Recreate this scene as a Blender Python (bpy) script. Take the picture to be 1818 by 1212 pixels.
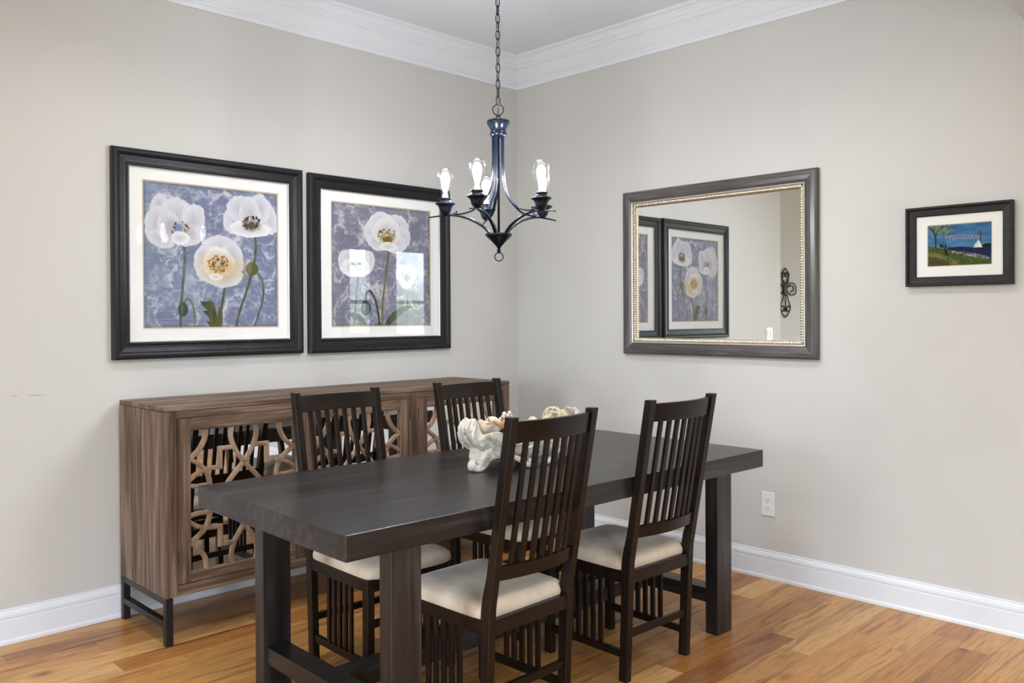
import bpy, math, random
import numpy as np
from mathutils import Vector, Matrix
for _o in list(bpy.data.objects): bpy.data.objects.remove(_o)
S = bpy.context.scene
COL = S.collection
PI = math.pi
random.seed(7); rng = np.random.RandomState(7)

# ------------------------------------------------------------------ camera
F_PX, YAW, PIT, ROL = 1517.93, math.radians(45.408), math.radians(-0.3915), math.radians(-0.3002)
fw = Vector((math.cos(YAW)*math.cos(PIT), math.sin(YAW)*math.cos(PIT), math.sin(PIT)))
rt = Vector((math.sin(YAW), -math.cos(YAW), 0)); up = rt.cross(fw)
r2 = rt*math.cos(ROL)+up*math.sin(ROL); u2 = -rt*math.sin(ROL)+up*math.cos(ROL)
cd = bpy.data.cameras.new('camera'); cam = bpy.data.objects.new('camera', cd); COL.objects.link(cam)
cam.matrix_world = Matrix(((r2.x,u2.x,-fw.x,-3.9865),(r2.y,u2.y,-fw.y,-3.9852),(r2.z,u2.z,-fw.z,1.34),(0,0,0,1)))
cd.sensor_width = 36; cd.lens = F_PX*36/1818; cd.shift_x = 0.0003; cd.shift_y = -33.2/1818
cd.clip_start = .05; cd.clip_end = 200
S.camera = cam

# ------------------------------------------------------------------ world / light / exposure
S.view_settings.view_transform = 'Standard'; S.view_settings.look = 'None'
S.view_settings.gamma = 1; S.view_settings.use_curve_mapping = False
S.view_settings.exposure = 0.04
W = bpy.data.worlds.new('sky'); S.world = W; W.use_nodes = True
wn = W.node_tree.nodes; wl = W.node_tree.links; wn.clear()
wo = wn.new('ShaderNodeOutputWorld'); wb = wn.new('ShaderNodeBackground')
tc = wn.new('ShaderNodeTexCoord'); sp = wn.new('ShaderNodeSeparateXYZ')
wl.new(tc.outputs['Generated'], sp.inputs[0])
rp = wn.new('ShaderNodeValToRGB'); wl.new(sp.outputs['Z'], rp.inputs[0])
rp.color_ramp.elements[0].position = .20; rp.color_ramp.elements[0].color = (.21,.24,.20,1)
rp.color_ramp.elements[1].position = .46; rp.color_ramp.elements[1].color = (.80,.89,1.0,1)
nz = wn.new('ShaderNodeTexNoise'); nz.inputs['Scale'].default_value = 9.0; nz.inputs['Detail'].default_value = 5.0; wl.new(tc.outputs['Generated'], nz.inputs['Vector'])
mg = wn.new('ShaderNodeMath'); mg.operation = 'MULTIPLY_ADD'; wl.new(nz.outputs[0], mg.inputs[0]); mg.inputs[1].default_value = .55; wl.new(sp.outputs['Z'], mg.inputs[2])
wl.new(mg.outputs[0], rp.inputs[0])
wl.new(rp.outputs[0], wb.inputs['Color']); wb.inputs['Strength'].default_value = 20.0
wl.new(wb.outputs[0], wo.inputs[0])

def area(name, loc, rot, sx, sy, power, col=(1,1,1), spread=180, portal=True):
    l = bpy.data.lights.new(name, 'AREA'); l.shape = 'RECTANGLE'; l.size = sx; l.size_y = sy
    l.energy = power; l.color = col; l.spread = math.radians(spread)
    o = bpy.data.objects.new(name, l); COL.objects.link(o); o.location = loc; o.rotation_euler = rot
    if portal: l.cycles.is_portal = True
    return o
H = 3.008                                    # ceiling
WIN = [(-4.75,-3.90), (-3.50,-2.80)]   # windows in the wall behind the camera
WZ = (.75, 2.40); YB = -6.6; XL = -8.0
ADDED_DOOR = (-3.2, -0.95, 0.03, 2.40)              # unseen patio door in the far left wall, added for light from the left
ADDED_DOOR2 = (-6.35, -5.05, 0.03, 2.40)            # second unseen door further back, added to strengthen that light
for a, b in WIN:
    area('window_daylight', ((a+b)/2, YB-.16, (WZ[0]+WZ[1])/2), (PI/2,0,0), b-a-.1, WZ[1]-WZ[0]-.1, 75, (.86,.93,1))
area('door_daylight', (XL-.16, (ADDED_DOOR[0]+ADDED_DOOR[1])/2, 1.14), (PI/2,0,-PI/2), 2.2, 2.3, 190, (.86,.93,1))
area('door_daylight', (XL-.16, (ADDED_DOOR2[0]+ADDED_DOOR2[1])/2, 1.2), (PI/2,0,-PI/2), 1.25, 2.3, 190, (.86,.93,1))
FILL_DOWN = [(-1.35,-1.25), (-2.75,-1.05), (-3.1,-2.4), (-1.2,-2.55), (-5.0,-4.6), (-3.0,-4.8), (-1.2,-4.6)]  # plan positions of the added ceiling fill lights

# ------------------------------------------------------------------ mesh helpers
def tag(o, label=None, cat=None, group=None, kind=None):
    if label: o['label'] = label
    if cat: o['category'] = cat
    if group: o['group'] = group
    if kind: o['kind'] = kind
    return o
def empty(name, loc=(0,0,0), rz=0, label=None, cat=None, group=None):
    o = bpy.data.objects.new(name, None); COL.objects.link(o); o.empty_display_size = .05
    o.location = loc; o.rotation_euler = (0,0,rz); tag(o, label, cat, group); return o
class MB:
    def __init__(s): s.v = []; s.f = []; s.m = []
    def add(s, vs, fs, mi=0):
        n = len(s.v); s.v += [tuple(v) for v in vs]
        for f in fs: s.f.append(tuple(i+n for i in f)); s.m.append(mi)
        return s
    def box(s, x0,x1,y0,y1,z0,z1, mi=0):
        return s.add([(x0,y0,z0),(x1,y0,z0),(x1,y1,z0),(x0,y1,z0),(x0,y0,z1),(x1,y0,z1),(x1,y1,z1),(x0,y1,z1)],
              [(3,2,1,0),(4,5,6,7),(0,1,5,4),(1,2,6,5),(2,3,7,6),(3,0,4,7)], mi)
    def loft(s, rings, closed=True, caps=True, mi=0):
        """rings: list of equal-length vertex loops"""
        n = len(rings[0]); vs = [v for r in rings for v in r]; fs = []
        for i in range(len(rings)-1):
            for j in range(n if closed else n-1):
                k = (j+1) % n
                fs.append((i*n+j, i*n+k, (i+1)*n+k, (i+1)*n+j))
        if caps and closed:
            fs.append(tuple(range(n))[::-1]); L = (len(rings)-1)*n; fs.append(tuple(range(L, L+n)))
        return s.add(vs, fs, mi)
    def bars(s, st, mi=0):
        """stations (x0,x1,y0,y1,z)"""
        return s.loft([[(a,c,z),(b,c,z),(b,d,z),(a,d,z)] for a,b,c,d,z in st], mi=mi)
    def lathe(s, prof, seg=32, c=(0,0,0), mi=0):
        rings = [[(c[0]+r*math.cos(2*PI*k/seg), c[1]+r*math.sin(2*PI*k/seg), c[2]+z) for k in range(seg)] for r,z in prof]
        return s.loft(rings, mi=mi)
    def tube(s, pts, rad, seg=10, closed=False, mi=0, flat=1.0):
        pts = [Vector(p) for p in pts]; n = len(pts)
        rad = rad if isinstance(rad, (list,tuple)) else [rad]*n
        rings = []; prev = None
        for i, p in enumerate(pts):
            if closed: t = pts[(i+1)%n]-pts[i-1]
            else: t = pts[min(i+1,n-1)]-pts[max(i-1,0)]
            t.normalize()
            if prev is None:
                a = Vector((0,0,1)) if abs(t.z) < .9 else Vector((1,0,0))
                u = t.cross(a).normalized()
            else:
                u = (prev - t*prev.dot(t)).normalized()
            prev = u; w = t.cross(u)
            rings.append([tuple(p+(u*math.cos(2*PI*k/seg)+w*math.sin(2*PI*k/seg)*flat)*rad[i]) for k in range(seg)])
        if closed:
            vs = [v for r in rings for v in r]; fs = []
            for i in range(n):
                for j in range(seg):
                    k = (j+1)%seg; m = (i+1)%n
                    fs.append((i*seg+j, i*seg+k, m*seg+k, m*seg+j))
            return s.add(vs, fs, mi)
        return s.loft(rings, mi=mi)
    def sphere(s, c, r, seg=16, rings=10, sc=(1,1,1), mi=0):
        R = []
        for i in range(rings+1):
            a = PI*i/rings; rr = max(math.sin(a),1e-3)
            R.append([(c[0]+r*sc[0]*rr*math.cos(2*PI*k/seg), c[1]+r*sc[1]*rr*math.sin(2*PI*k/seg), c[2]-r*sc[2]*math.cos(a)) for k in range(seg)])
        return s.loft(R, mi=mi)
    def build(s, name, mats, parent=None, smooth=False, bevel=0, kind=None, label=None, cat=None, group=None):
        me = bpy.data.meshes.new(name); me.from_pydata(s.v, [], s.f)
        if not isinstance(mats, (list,tuple)): mats = [mats]
        for m in mats: me.materials.append(m)
        me.polygons.foreach_set('material_index', s.m)
        me.update()
        import bmesh
        bm = bmesh.new(); bm.from_mesh(me); bmesh.ops.recalc_face_normals(bm, faces=bm.faces); bm.to_mesh(me); bm.free()
        if smooth: me.polygons.foreach_set('use_smooth', [True]*len(me.polygons))
        o = bpy.data.objects.new(name, me); COL.objects.link(o)
        if parent: o.parent = parent
        if bevel:
            b = o.modifiers.new('bevel','BEVEL'); b.width = bevel; b.segments = 2; b.limit_method = 'ANGLE'; b.angle_limit = math.radians(40)
        if smooth == 'auto' or (bevel and not smooth):
            pass
        tag(o, label, cat, group, kind); return o
def smooth_curve(pts, n=8, closed=False):
    """Catmull-Rom"""
    P = [Vector(p) for p in pts]; out = []; N = len(P)
    rngi = range(N if closed else N-1)
    for i in rngi:
        p0 = P[(i-1)%N] if (closed or i>0) else P[0]; p1 = P[i]; p2 = P[(i+1)%N]
        p3 = P[(i+2)%N] if (closed or i+2<N) else P[N-1]
        for k in range(n):
            t = k/n
            out.append(.5*((2*p1)+(p2-p0)*t+(2*p0-5*p1+4*p2-p3)*t*t+(3*p1-3*p2+p3-p0)*t**3))
    if not closed: out.append(P[-1])
    return out

# ------------------------------------------------------------------ materials
def mat(name, col=(.8,.8,.8), rough=.5, metal=0, spec=.5, **k):
    m = bpy.data.materials.new(name); m.use_nodes = True
    b = m.node_tree.nodes['Principled BSDF']
    b.inputs['Base Color'].default_value = (*col,1); b.inputs['Roughness'].default_value = rough
    b.inputs['Metallic'].default_value = metal; b.inputs['Specular IOR Level'].default_value = spec
    for a,v in k.items(): b.inputs[a.replace('_',' ')].default_value = v
    return m
class NT:
    def __init__(s, m): s.t = m.node_tree; s.b = s.t.nodes['Principled BSDF']
    def n(s, ty, **k):
        x = s.t.nodes.new('ShaderNode'+ty)
        for a,v in k.items():
            if a.startswith('i_'):
                key = a[2:]; key = int(key) if key.isdigit() else key.replace('_',' ')
                if hasattr(v,'is_output'): s.t.links.new(v, x.inputs[key])
                else: x.inputs[key].default_value = v
            else: setattr(x, a, v)
        return x
    def l(s, a, b): s.t.links.new(a, b)
    def math(s, op, a, b=0.0):
        x = s.n('Math', operation=op)
        for i,v in enumerate((a,b)):
            if hasattr(v,'is_output'): s.l(v, x.inputs[i])
            else: x.inputs[i].default_value = v
        return x.outputs[0]
    def ramp(s, fac, stops, interp='LINEAR'):
        x = s.n('ValToRGB'); r = x.color_ramp; r.interpolation = interp
        while len(r.elements) < len(stops): r.elements.new(.5)
        for e,(p,c) in zip(r.elements, stops): e.position = p; e.color = (*c,1) if len(c)==3 else c
        s.l(fac, x.inputs[0]); return x.outputs[0]
    def mix(s, fac, a, b, mode='MIX'):
        x = s.n('Mix', data_type='RGBA', blend_type=mode)
        for i,v in ((0,fac),(6,a),(7,b)):
            if hasattr(v,'is_output'): s.l(v, x.inputs[i])
            else: x.inputs[i].default_value = v if not isinstance(v,tuple) or len(v)==4 else (*v,1)
        return x.outputs[2]
    def bump(s, h, strength=.2, dist=.002):
        x = s.n('Bump'); x.inputs['Strength'].default_value = strength; x.inputs['Distance'].default_value = dist
        s.l(h, x.inputs['Height']); s.l(x.outputs[0], s.b.inputs['Normal'])
def wall_mat(name, col):
    m = mat(name, col, .62, spec=.3); t = NT(m)
    c = t.n('TexCoord'); n = t.n('TexNoise', i_Scale=160.0, i_Detail=3.0); t.l(c.outputs['Object'], n.inputs['Vector'])
    n2 = t.n('TexNoise', i_Scale=1.1, i_Detail=2.0); t.l(c.outputs['Object'], n2.inputs['Vector'])
    cc = t.mix(t.math('MULTIPLY', n2.outputs[0], .10), col, tuple(x*.9 for x in col)); t.l(cc, t.b.inputs['Base Color'])
    t.bump(n.outputs[0], .06, .001); return m
def wood_mat(name, axis, dark, mid, light, scale=1.0, rough=.4, contrast=1.0, board=0, bump=.12, spec=.5):
    """grain running along the object's own axis 0/1/2"""
    m = mat(name, mid, rough); t = NT(m)
    c = t.n('TexCoord'); mp = t.n('Mapping'); t.l(c.outputs['Object'], mp.inputs['Vector'])
    sc = [34*scale]*3; sc[axis] = 1.6*scale; mp.inputs['Scale'].default_value = sc
    n1 = t.n('TexNoise', i_Scale=1.0, i_Detail=6.0, i_Roughness=.62, i_Distortion=.5); t.l(mp.outputs[0], n1.inputs['Vector'])
    mp2 = t.n('Mapping'); t.l(c.outputs['Object'], mp2.inputs['Vector'])
    sc2 = [9*scale]*3; sc2[axis] = .9*scale; mp2.inputs['Scale'].default_value = sc2
    n2 = t.n('TexNoise', i_Scale=1.0, i_Detail=3.0, i_Distortion=1.2); t.l(mp2.outputs[0], n2.inputs['Vector'])
    f = t.math('ADD', t.math('MULTIPLY', n1.outputs[0], .6), t.math('MULTIPLY', n2.outputs[0], .4))
    w = .17/contrast
    colr = t.ramp(f, [(.5-w,dark),(.5,mid),(.5+w,light)])
    if board:
        s3 = t.n('SeparateXYZ'); t.l(c.outputs['Object'], s3.inputs[0])
        ax = [0,1,2]; ax.remove(axis); v = t.math('ADD', s3.outputs[ax[0]], s3.outputs[ax[1]] if axis!=0 else 0.0) if axis==2 else s3.outputs[1 if axis==0 else 0]
        idx = t.math('FLOOR', t.math('DIVIDE', v, board))
        wnz = t.n('TexWhiteNoise', noise_dimensions='1D'); t.l(idx, wnz.inputs['W'])
        colr = t.mix(.5, colr, t.ramp(wnz.outputs[0], [(0,(.72,.72,.74)),(1,(1.15,1.12,1.08))]), 'MULTIPLY')
    t.l(colr, t.b.inputs['Base Color']); t.b.inputs['Specular IOR Level'].default_value = spec
    t.bump(n1.outputs[0], bump, .001); return m

WALLC = (.543,.533,.518)
M_wall = wall_mat('wall_paint', WALLC)
M_ceil = wall_mat('ceiling_paint', (.70,.735,.80))
M_trim = mat('trim_white', (.70,.73,.785), .32)
def floor_mat():
    m = mat('hickory_floor', (.4,.2,.08), .36, spec=.45); t = NT(m)
    c = t.n('TexCoord'); s = t.n('SeparateXYZ'); t.l(c.outputs['Object'], s.inputs[0])
    Wd, L = .127, 1.25
    row = t.math('FLOOR', t.math('DIVIDE', s.outputs[1], Wd))
    w1 = t.n('TexWhiteNoise', noise_dimensions='1D'); t.l(row, w1.inputs['W'])
    xs = t.math('ADD', s.outputs[0], t.math('MULTIPLY', w1.outputs[0], 7.31))
    col = t.math('FLOOR', t.math('DIVIDE', xs, L))
    pid = t.math('ADD', t.math('MULTIPLY', row, 17.13), t.math('MULTIPLY', col, 5.77))
    w2 = t.n('TexWhiteNoise', noise_dimensions='1D'); t.l(pid, w2.inputs['W'])
    cmb = t.n('CombineXYZ'); t.l(t.math('ADD', s.outputs[0], t.math('MULTIPLY', w2.outputs[0], 31.0)), cmb.inputs[0])
    t.l(s.outputs[1], cmb.inputs[1]); t.l(t.math('MULTIPLY', w2.outputs[0], 13.0), cmb.inputs[2])
    mp = t.n('Mapping'); mp.inputs['Scale'].default_value = (1.1,13,1); t.l(cmb.outputs[0], mp.inputs[0])
    g = t.n('TexNoise', i_Scale=1.5, i_Detail=8.0, i_Roughness=.66, i_Distortion=1.1); t.l(mp.outputs[0], g.inputs['Vector'])
    mp3 = t.n('Mapping'); mp3.inputs['Scale'].default_value = (3.5,75,1); t.l(cmb.outputs[0], mp3.inputs[0])
    fg = t.n('TexNoise', i_Scale=1.6, i_Detail=4.0, i_Roughness=.7); t.l(mp3.outputs[0], fg.inputs['Vector'])
    base = t.ramp(w2.outputs[0], [(0,(.50,.245,.072)),(.22,(.57,.305,.100)),(.45,(.42,.19,.055)),(.6,(.65,.38,.145)),(.8,(.33,.14,.042)),(.9,(.54,.27,.085))], 'CONSTANT')
    gr = t.ramp(g.outputs[0], [(.33,(.30,.20,.14)),(.42,(.70,.58,.47)),(.50,(.98,.97,.95)),(.60,(.86,.80,.73)),(.72,(1.14,1.14,1.15))])
    cc = t.mix(.85, base, gr, 'MULTIPLY')
    fr = t.ramp(fg.outputs[0], [(.32,(.62,.54,.46)),(.52,(1.0,1.0,1.0)),(.7,(1.08,1.08,1.08))])
    cc = t.mix(.8, cc, fr, 'MULTIPLY')
    # knots
    mk = t.n('Mapping'); mk.inputs['Scale'].default_value = (1.5,2.9,1); t.l(cmb.outputs[0], mk.inputs[0])
    nz = t.n('TexNoise', i_Scale=9.0); t.l(mk.outputs[0], nz.inputs['Vector'])
    vo = t.n('TexVoronoi', i_Scale=1.5, i_Randomness=1.0); t.l(mk.outputs[0], vo.inputs['Vector'])
    kd = t.math('ADD', vo.outputs['Distance'], t.math('MULTIPLY', nz.outputs[0], .05))
    kn = t.ramp(kd, [(.035,(.10,.05,.025)),(.060,(.30,.17,.09)),(.13,(.82,.72,.6)),(.2,(1,1,1))])
    cc = t.mix(.95, cc, kn, 'MULTIPLY')
    # seams
    fy = t.math('FRACT', t.math('DIVIDE', s.outputs[1], Wd)); dy = t.math('MULTIPLY', t.math('MINIMUM', fy, t.math('SUBTRACT', 1.0, fy)), Wd)
    fx = t.math('FRACT', t.math('DIVIDE', xs, L)); dx = t.math('MULTIPLY', t.math('MINIMUM', fx, t.math('SUBTRACT', 1.0, fx)), L)
    d = t.math('MINIMUM', dx, dy); sm = t.ramp(t.math('MULTIPLY', d, 100.0), [(.04,(.45,.36,.28)),(.14,(1,1,1))])
    cc = t.mix(1.0, cc, sm, 'MULTIPLY')
    t.l(cc, t.b.inputs['Base Color'])
    t.bump(t.math('ADD', t.math('MULTIPLY', sm, .6), t.math('MULTIPLY', fg.outputs[0], .25)), .15, .001)
    return m
M_floor = floor_mat()
ESP = ((.0045,.0025,.0016),(.010,.0055,.0038),(.020,.011,.0075))
M_dark = [wood_mat('espresso_wood_%s'%'xyz'[a], a, *ESP, rough=.33, scale=1.2, bump=.05, spec=.3) for a in range(3)]
M_table = [wood_mat('table_wood_%s'%'xyz'[a], a, (.008,.0065,.0065),(.018,.015,.015),(.048,.041,.040), rough=.33, scale=.9, bump=.3, contrast=1.3) for a in range(3)]
SB = ((.048,.028,.018),(.120,.075,.050),(.25,.170,.118))
M_sb = [wood_mat('sideboard_wood_%s'%'xyz'[a], a, *SB, rough=.55, scale=1.25, board=.085, contrast=1.5, spec=.35, bump=.25) for a in range(3)]
M_fret = wood_mat('fretwork_wood', 2, (.15,.090,.055),(.26,.165,.105),(.38,.26,.175), rough=.5, scale=1.5)
M_mirror = mat('mirror_glass', (.90,.92,.92), .01, 1)
M_metal = mat('dark_metal', (.030,.025,.024), .42, .6)
M_black = mat('shadow_gap', (.01,.008,.007), .7)  # near-black: painted shade behind the door gaps, also picture backing
def seat_mat():
    m = mat('suede', (.60,.53,.44), .85, spec=.2, Sheen_Weight=.35, Sheen_Roughness=.4); t = NT(m)
    c = t.n('TexCoord'); n = t.n('TexNoise', i_Scale=9.0, i_Detail=4.0); t.l(c.outputs['Object'], n.inputs['Vector'])
    t.l(t.ramp(n.outputs[0], [(.35,(.60,.50,.385)),(.65,(.74,.64,.51))]), t.b.inputs['Base Color'])
    n2 = t.n('TexNoise', i_Scale=500.0); t.l(c.outputs['Object'], n2.inputs['Vector']); t.bump(n2.outputs[0], .15, .001); return m
M_seat = seat_mat()
def glass_pane_mat(name, refl=1.0):
    m = bpy.data.materials.new(name); m.use_nodes = True; nt = m.node_tree; nt.nodes.clear()
    o = nt.nodes.new('ShaderNodeOutputMaterial'); mx = nt.nodes.new('ShaderNodeMixShader')
    tr = nt.nodes.new('ShaderNodeBsdfTransparent'); gl = nt.nodes.new('ShaderNodeBsdfGlossy'); gl.inputs['Roughness'].default_value = 0.0
    fr = nt.nodes.new('ShaderNodeFresnel'); fr.inputs['IOR'].default_value = 1.5
    mu = nt.nodes.new('ShaderNodeMath'); mu.operation = 'MULTIPLY'; mu.inputs[1].default_value = refl
    nt.links.new(fr.outputs[0], mu.inputs[0]); nt.links.new(mu.outputs[0], mx.inputs[0])
    nt.links.new(tr.outputs[0], mx.inputs[1]); nt.links.new(gl.outputs[0], mx.inputs[2]); nt.links.new(mx.outputs[0], o.inputs[0])
    return m
M_glass = glass_pane_mat('picture_glass', .48)
M_bulb = glass_pane_mat('bulb_glass', .32)
def vcol_mat(name):
    m = mat(name, rough=.8, spec=.1); t = NT(m); a = t.n('VertexColor'); a.layer_name = 'Col'; t.l(a.outputs[0], t.b.inputs['Base Color']); return m
M_print = vcol_mat('art_print')
M_matboard = mat('mat_board', (.90,.895,.88), .8)
M_matbevel = mat('mat_bevel', (.62,.50,.38), .7)
def frame_mat(name, a, b, rough, metal=0.0, sc=120):
    m = mat(name, a, rough, metal); t = NT(m); c = t.n('TexCoord')
    n = t.n('TexNoise', i_Scale=float(sc), i_Detail=3.0); t.l(c.outputs['Object'], n.inputs['Vector'])
    t.l(t.ramp(n.outputs[0], [(.35,a),(.65,b)]), t.b.inputs['Base Color']); t.bump(n.outputs[0], .5, .002); return m
M_pframe = frame_mat('picture_frame_black', (.004,.004,.006), (.014,.014,.018), .38); NT(M_pframe).b.inputs['Specular IOR Level'].default_value = .3
M_mframe = wood_mat('mirror_frame_grey', 1, (.038,.033,.032),(.080,.071,.069),(.15,.137,.133), rough=.30, scale=2.2)
M_mframeV = wood_mat('mirror_frame_grey_upright', 2, (.038,.033,.032),(.080,.071,.069),(.15,.137,.133), rough=.30, scale=2.2)
M_gold = mat('champagne_gold', (.66,.58,.46), .32, .85)
M_silver = mat('silver_lip', (.60,.58,.55), .3, .7)
M_sframe = wood_mat('small_frame_black', 1, (.009,.007,.007),(.016,.013,.013),(.030,.026,.026), rough=.45, scale=2, spec=.25)
M_bronze = mat('oil_bronze', (.003,.006,.014), .22, 0, spec=.38)
M_plastic = mat('white_plastic', (.70,.70,.69), .3)
M_slot = mat('slot_dark', (.03,.03,.03), .6)
M_emit = mat('filament_glow', (1,1,1)); NT(M_emit).b.inputs['Emission Color'].default_value = (.92,.95,1,1); NT(M_emit).b.inputs['Emission Strength'].default_value = 9

# ------------------------------------------------------------------ room shell
def struct(mb, name, m, **k): return mb.build(name, m, kind='structure', **k)
XE = -3.54
struct(MB().box(XL-.2,.2,YB-.2,1.15,-.10,0), 'floor', M_floor)
struct(MB().box(XL-.2,.2,YB-.2,1.15,H,H+.1), 'ceiling', M_ceil)
wl_ = struct(MB().box(XE,.12,0,.12,0,H), 'wall_left', M_wall)
struct(MB().box(0,.12,YB-.15,0,0,H), 'wall_right', M_wall)
struct(MB().box(XE,XE+.12,.12,1.0,0,H), 'wall_return', M_wall)
struct(MB().box(XL,XE+.12,1.0,1.12,0,H), 'wall_hall', M_wall)
mb = MB(); prev = XL
for a,b in WIN:
    mb.box(prev,a,YB-.15,YB,0,H); mb.box(a,b,YB-.15,YB,0,WZ[0]); mb.box(a,b,YB-.15,YB,WZ[1],H); prev = b
mb.box(prev,0,YB-.15,YB,0,H); struct(mb, 'wall_back', M_wall)
mb = MB(); y0,y1,z0,z1 = ADDED_DOOR
ya0,ya1 = ADDED_DOOR2[:2]; mb.box(XL-.15,XL,YB-.15,ya0,0,H).box(XL-.15,XL,ya1,y0,0,H).box(XL-.15,XL,ya0,ya1,z1,H).box(XL-.15,XL,y1,1.12,0,H).box(XL-.15,XL,y0,y1,z1,H); struct(mb, 'wall_far', M_wall)
for i,(a,b) in enumerate(WIN):
    mb = MB(); w = .05
    for x0,x1,zz0,zz1 in ((a-.07,a+w,WZ[0]-.07,WZ[1]+.07),(b-w,b+.07,WZ[0]-.07,WZ[1]+.07),(a,b,WZ[1]-w,WZ[1]+.07),(a,b,WZ[0]-.07,WZ[0]+w)):
        mb.box(x0,x1,YB-.05,YB+.02,zz0,zz1)
    mb.box(a,b,YB-.05,YB-.01,(WZ[0]+WZ[1])/2-.025,(WZ[0]+WZ[1])/2+.025)
    struct(mb, 'window_%d'%(i+1), M_trim)
for k,(y0,y1,z0,z1) in enumerate((ADDED_DOOR,ADDED_DOOR2)):
    mb = MB()
    for ya,yb in ((y0-.07,y0+.08),(y1-.08,y1+.07),((y0+y1)/2-.04,(y0+y1)/2+.04)): mb.box(XL-.05,XL+.02,ya,yb,0,z1+.07)
    mb.box(XL-.05,XL+.02,y0,y1,z1-.08,z1+.07).box(XL-.05,XL+.02,y0,y1,.0,.12); struct(mb, 'door_%d'%(k+1), M_trim)  # frame of an unseen door added to let light in
# header beam at the opening towards the camera (its underside shows in the top right corner)
struct(MB().box(-3.3,0,-3.16,-2.957,2.557,H), 'ceiling_header', M_ceil)

# baseboards with a profile: (projection, z)
BP = [(0,0),(.019,0),(.019,.012),(.014,.020),(.014,.098),(.012,.102),(.012,.104),(.015,.107),(.015,.120),(.011,.124),(.011,.128),(.006,.134),(.006,.142),(0,.144)]
def run(mb, prof, path):
    """sweep a wall profile (offset from wall, z) along plan path [(x,y)] with inward mitre normals given"""
    rings = []
    for (x,y,nx,ny) in path: rings.append([(x+nx*o, y+ny*o, z) for o,z in prof])
    return mb.loft(rings)
struct(run(MB(), BP, [(XE,0,0,-1),(0,0,-1,-1)]), 'baseboard_left', M_trim, bevel=0)
struct(run(MB(), BP, [(0,0,-1,-1),(0,YB,-1,0)]), 'baseboard_right', M_trim)
struct(run(MB(), BP, [(XL,1.0,0,-1),(XE,1.0,-1,-1),(XE,0,-1,0)]), 'baseboard_hall', M_trim)
zb = H
CP = [(0,-.182),(.010,-.182),(.012,-.176),(.012,-.160),(.017,-.157),(.019,-.150),(.017,-.146),(.021,-.142),(.030,-.132),(.062,-.088),(.070,-.080),(.070,-.076),(.078,-.073),(.078,-.060),(.083,-.056),(.085,-.050),(.092,-.046),(.098,-.034),(.110,-.020),(.124,-.014),(.126,-.011),(.126,-.002),(.130,0),(0,0)]
CP = [(o, zb+z) for o,z in CP]
struct(run(MB(), CP, [(XE,0,0,-1),(0,0,-1,-1)]), 'trim_1', M_trim)
struct(run(MB(), CP, [(0,0,-1,-1),(0,-2.957,-1,0)]), 'trim_2', M_trim)
# small pencil-like scuff on the left wall
mb = MB()
def scuff(x0,z0,x1,z1,w):
    mb.add([(x0,-.0006,z0),(( x0+x1)/2,-.0006,(z0+z1)/2-w),(x1,-.0006,z1),((x0+x1)/2,-.0006,(z0+z1)/2+w),(x0,-.0002,z0),((x0+x1)/2,-.0002,(z0+z1)/2-w),(x1,-.0002,z1),((x0+x1)/2,-.0002,(z0+z1)/2+w)],
           [(0,1,2,3),(7,6,5,4),(0,4,5,1),(1,5,6,2),(2,6,7,3),(3,7,4,0)])
scuff(-2.985,1.021,-2.945,1.022,.0009); scuff(-2.925,1.021,-2.842,1.019,.0012)
mb.build('scuff_mark', mat('scuff_grey',(.16,.155,.15),.7), wl_)
# unseen ceiling lights added as fill, each with trim ring and lamp
for i,(x,y) in enumerate(FILL_DOWN):
    t = empty('recessed_light', (x,y,H), 0, None, 'ceiling light', 'recessed ceiling lights')
    t['label'] = 'round white recessed downlight set in the ceiling, '+['above the table near the room corner','nearest the left wall','above the left end of the table','above the near chairs by the right wall','behind the camera on its left','behind the camera','behind the camera by the right wall'][i]
    MB().lathe([(.05,-.001),(.085,-.001),(.088,-.006),(.060,-.008),(.052,-.004)],32).build('trim_ring', M_plastic, t, smooth=True)
    MB().lathe([(.0,-.003),(.05,-.003),(.05,-.0055),(.0,-.0055)],32).build('lens', M_emit, t)
    l = bpy.data.lights.new('downlight','SPOT'); l.energy = 45; l.spot_size = math.radians(150); l.spot_blend = .8; l.shadow_soft_size = .07; l.color=(1,.96,.90)
    o = bpy.data.objects.new('downlight_lamp', l); COL.objects.link(o); o.location = (x,y,H-.03); o['kind']='structure'

# ------------------------------------------------------------------ dining table
TROT = -.0283
table = empty('dining_table', (-2.71,-2.057,0), TROT, 'long espresso-stained wooden dining table with thick top on trestle legs', 'table')
MB().box(0,2.09,0,.952,.687,.76).build('tabletop', M_table[0], table, bevel=.003)
BR = -.02-TROT                     # the base sits very slightly askew under the top
def b2t(x,y):                      # base coords -> table local
    bx,by = -2.528,-2.012          # world of base corner
    wx = bx + x*math.cos(-.02)-y*math.sin(-.02); wy = by + x*math.sin(-.02)+y*math.cos(-.02)
    dx,dy = wx+2.71, wy+2.057; c,s = math.cos(-TROT), math.sin(-TROT)
    return dx*c-dy*s, dx*s+dy*c
def tb(name, x0,x1,y0,y1,z0,z1, m, bev=.003):
    P = [b2t(x0,y0),b2t(x1,y0),b2t(x1,y1),b2t(x0,y1)]
    MB().loft([[(p[0],p[1],z) for p in P] for z in (z0,z1)]).build(name, m, table, bevel=bev)
for x0 in (0,1.655):
    for y0 in (0,.770): tb('leg', x0,x0+.108,y0,y0+.060,0,.687, M_table[2])
    tb('end_stretcher', x0+.012,x0+.096,.060,.770,.125,.185, M_table[1])
    tb('top_rail', x0+.02,x0+.088,.060,.770,.650,.687, M_table[1])
tb('long_stretcher', .096,1.667,.372,.458,.125,.185, M_table[0])

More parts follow.
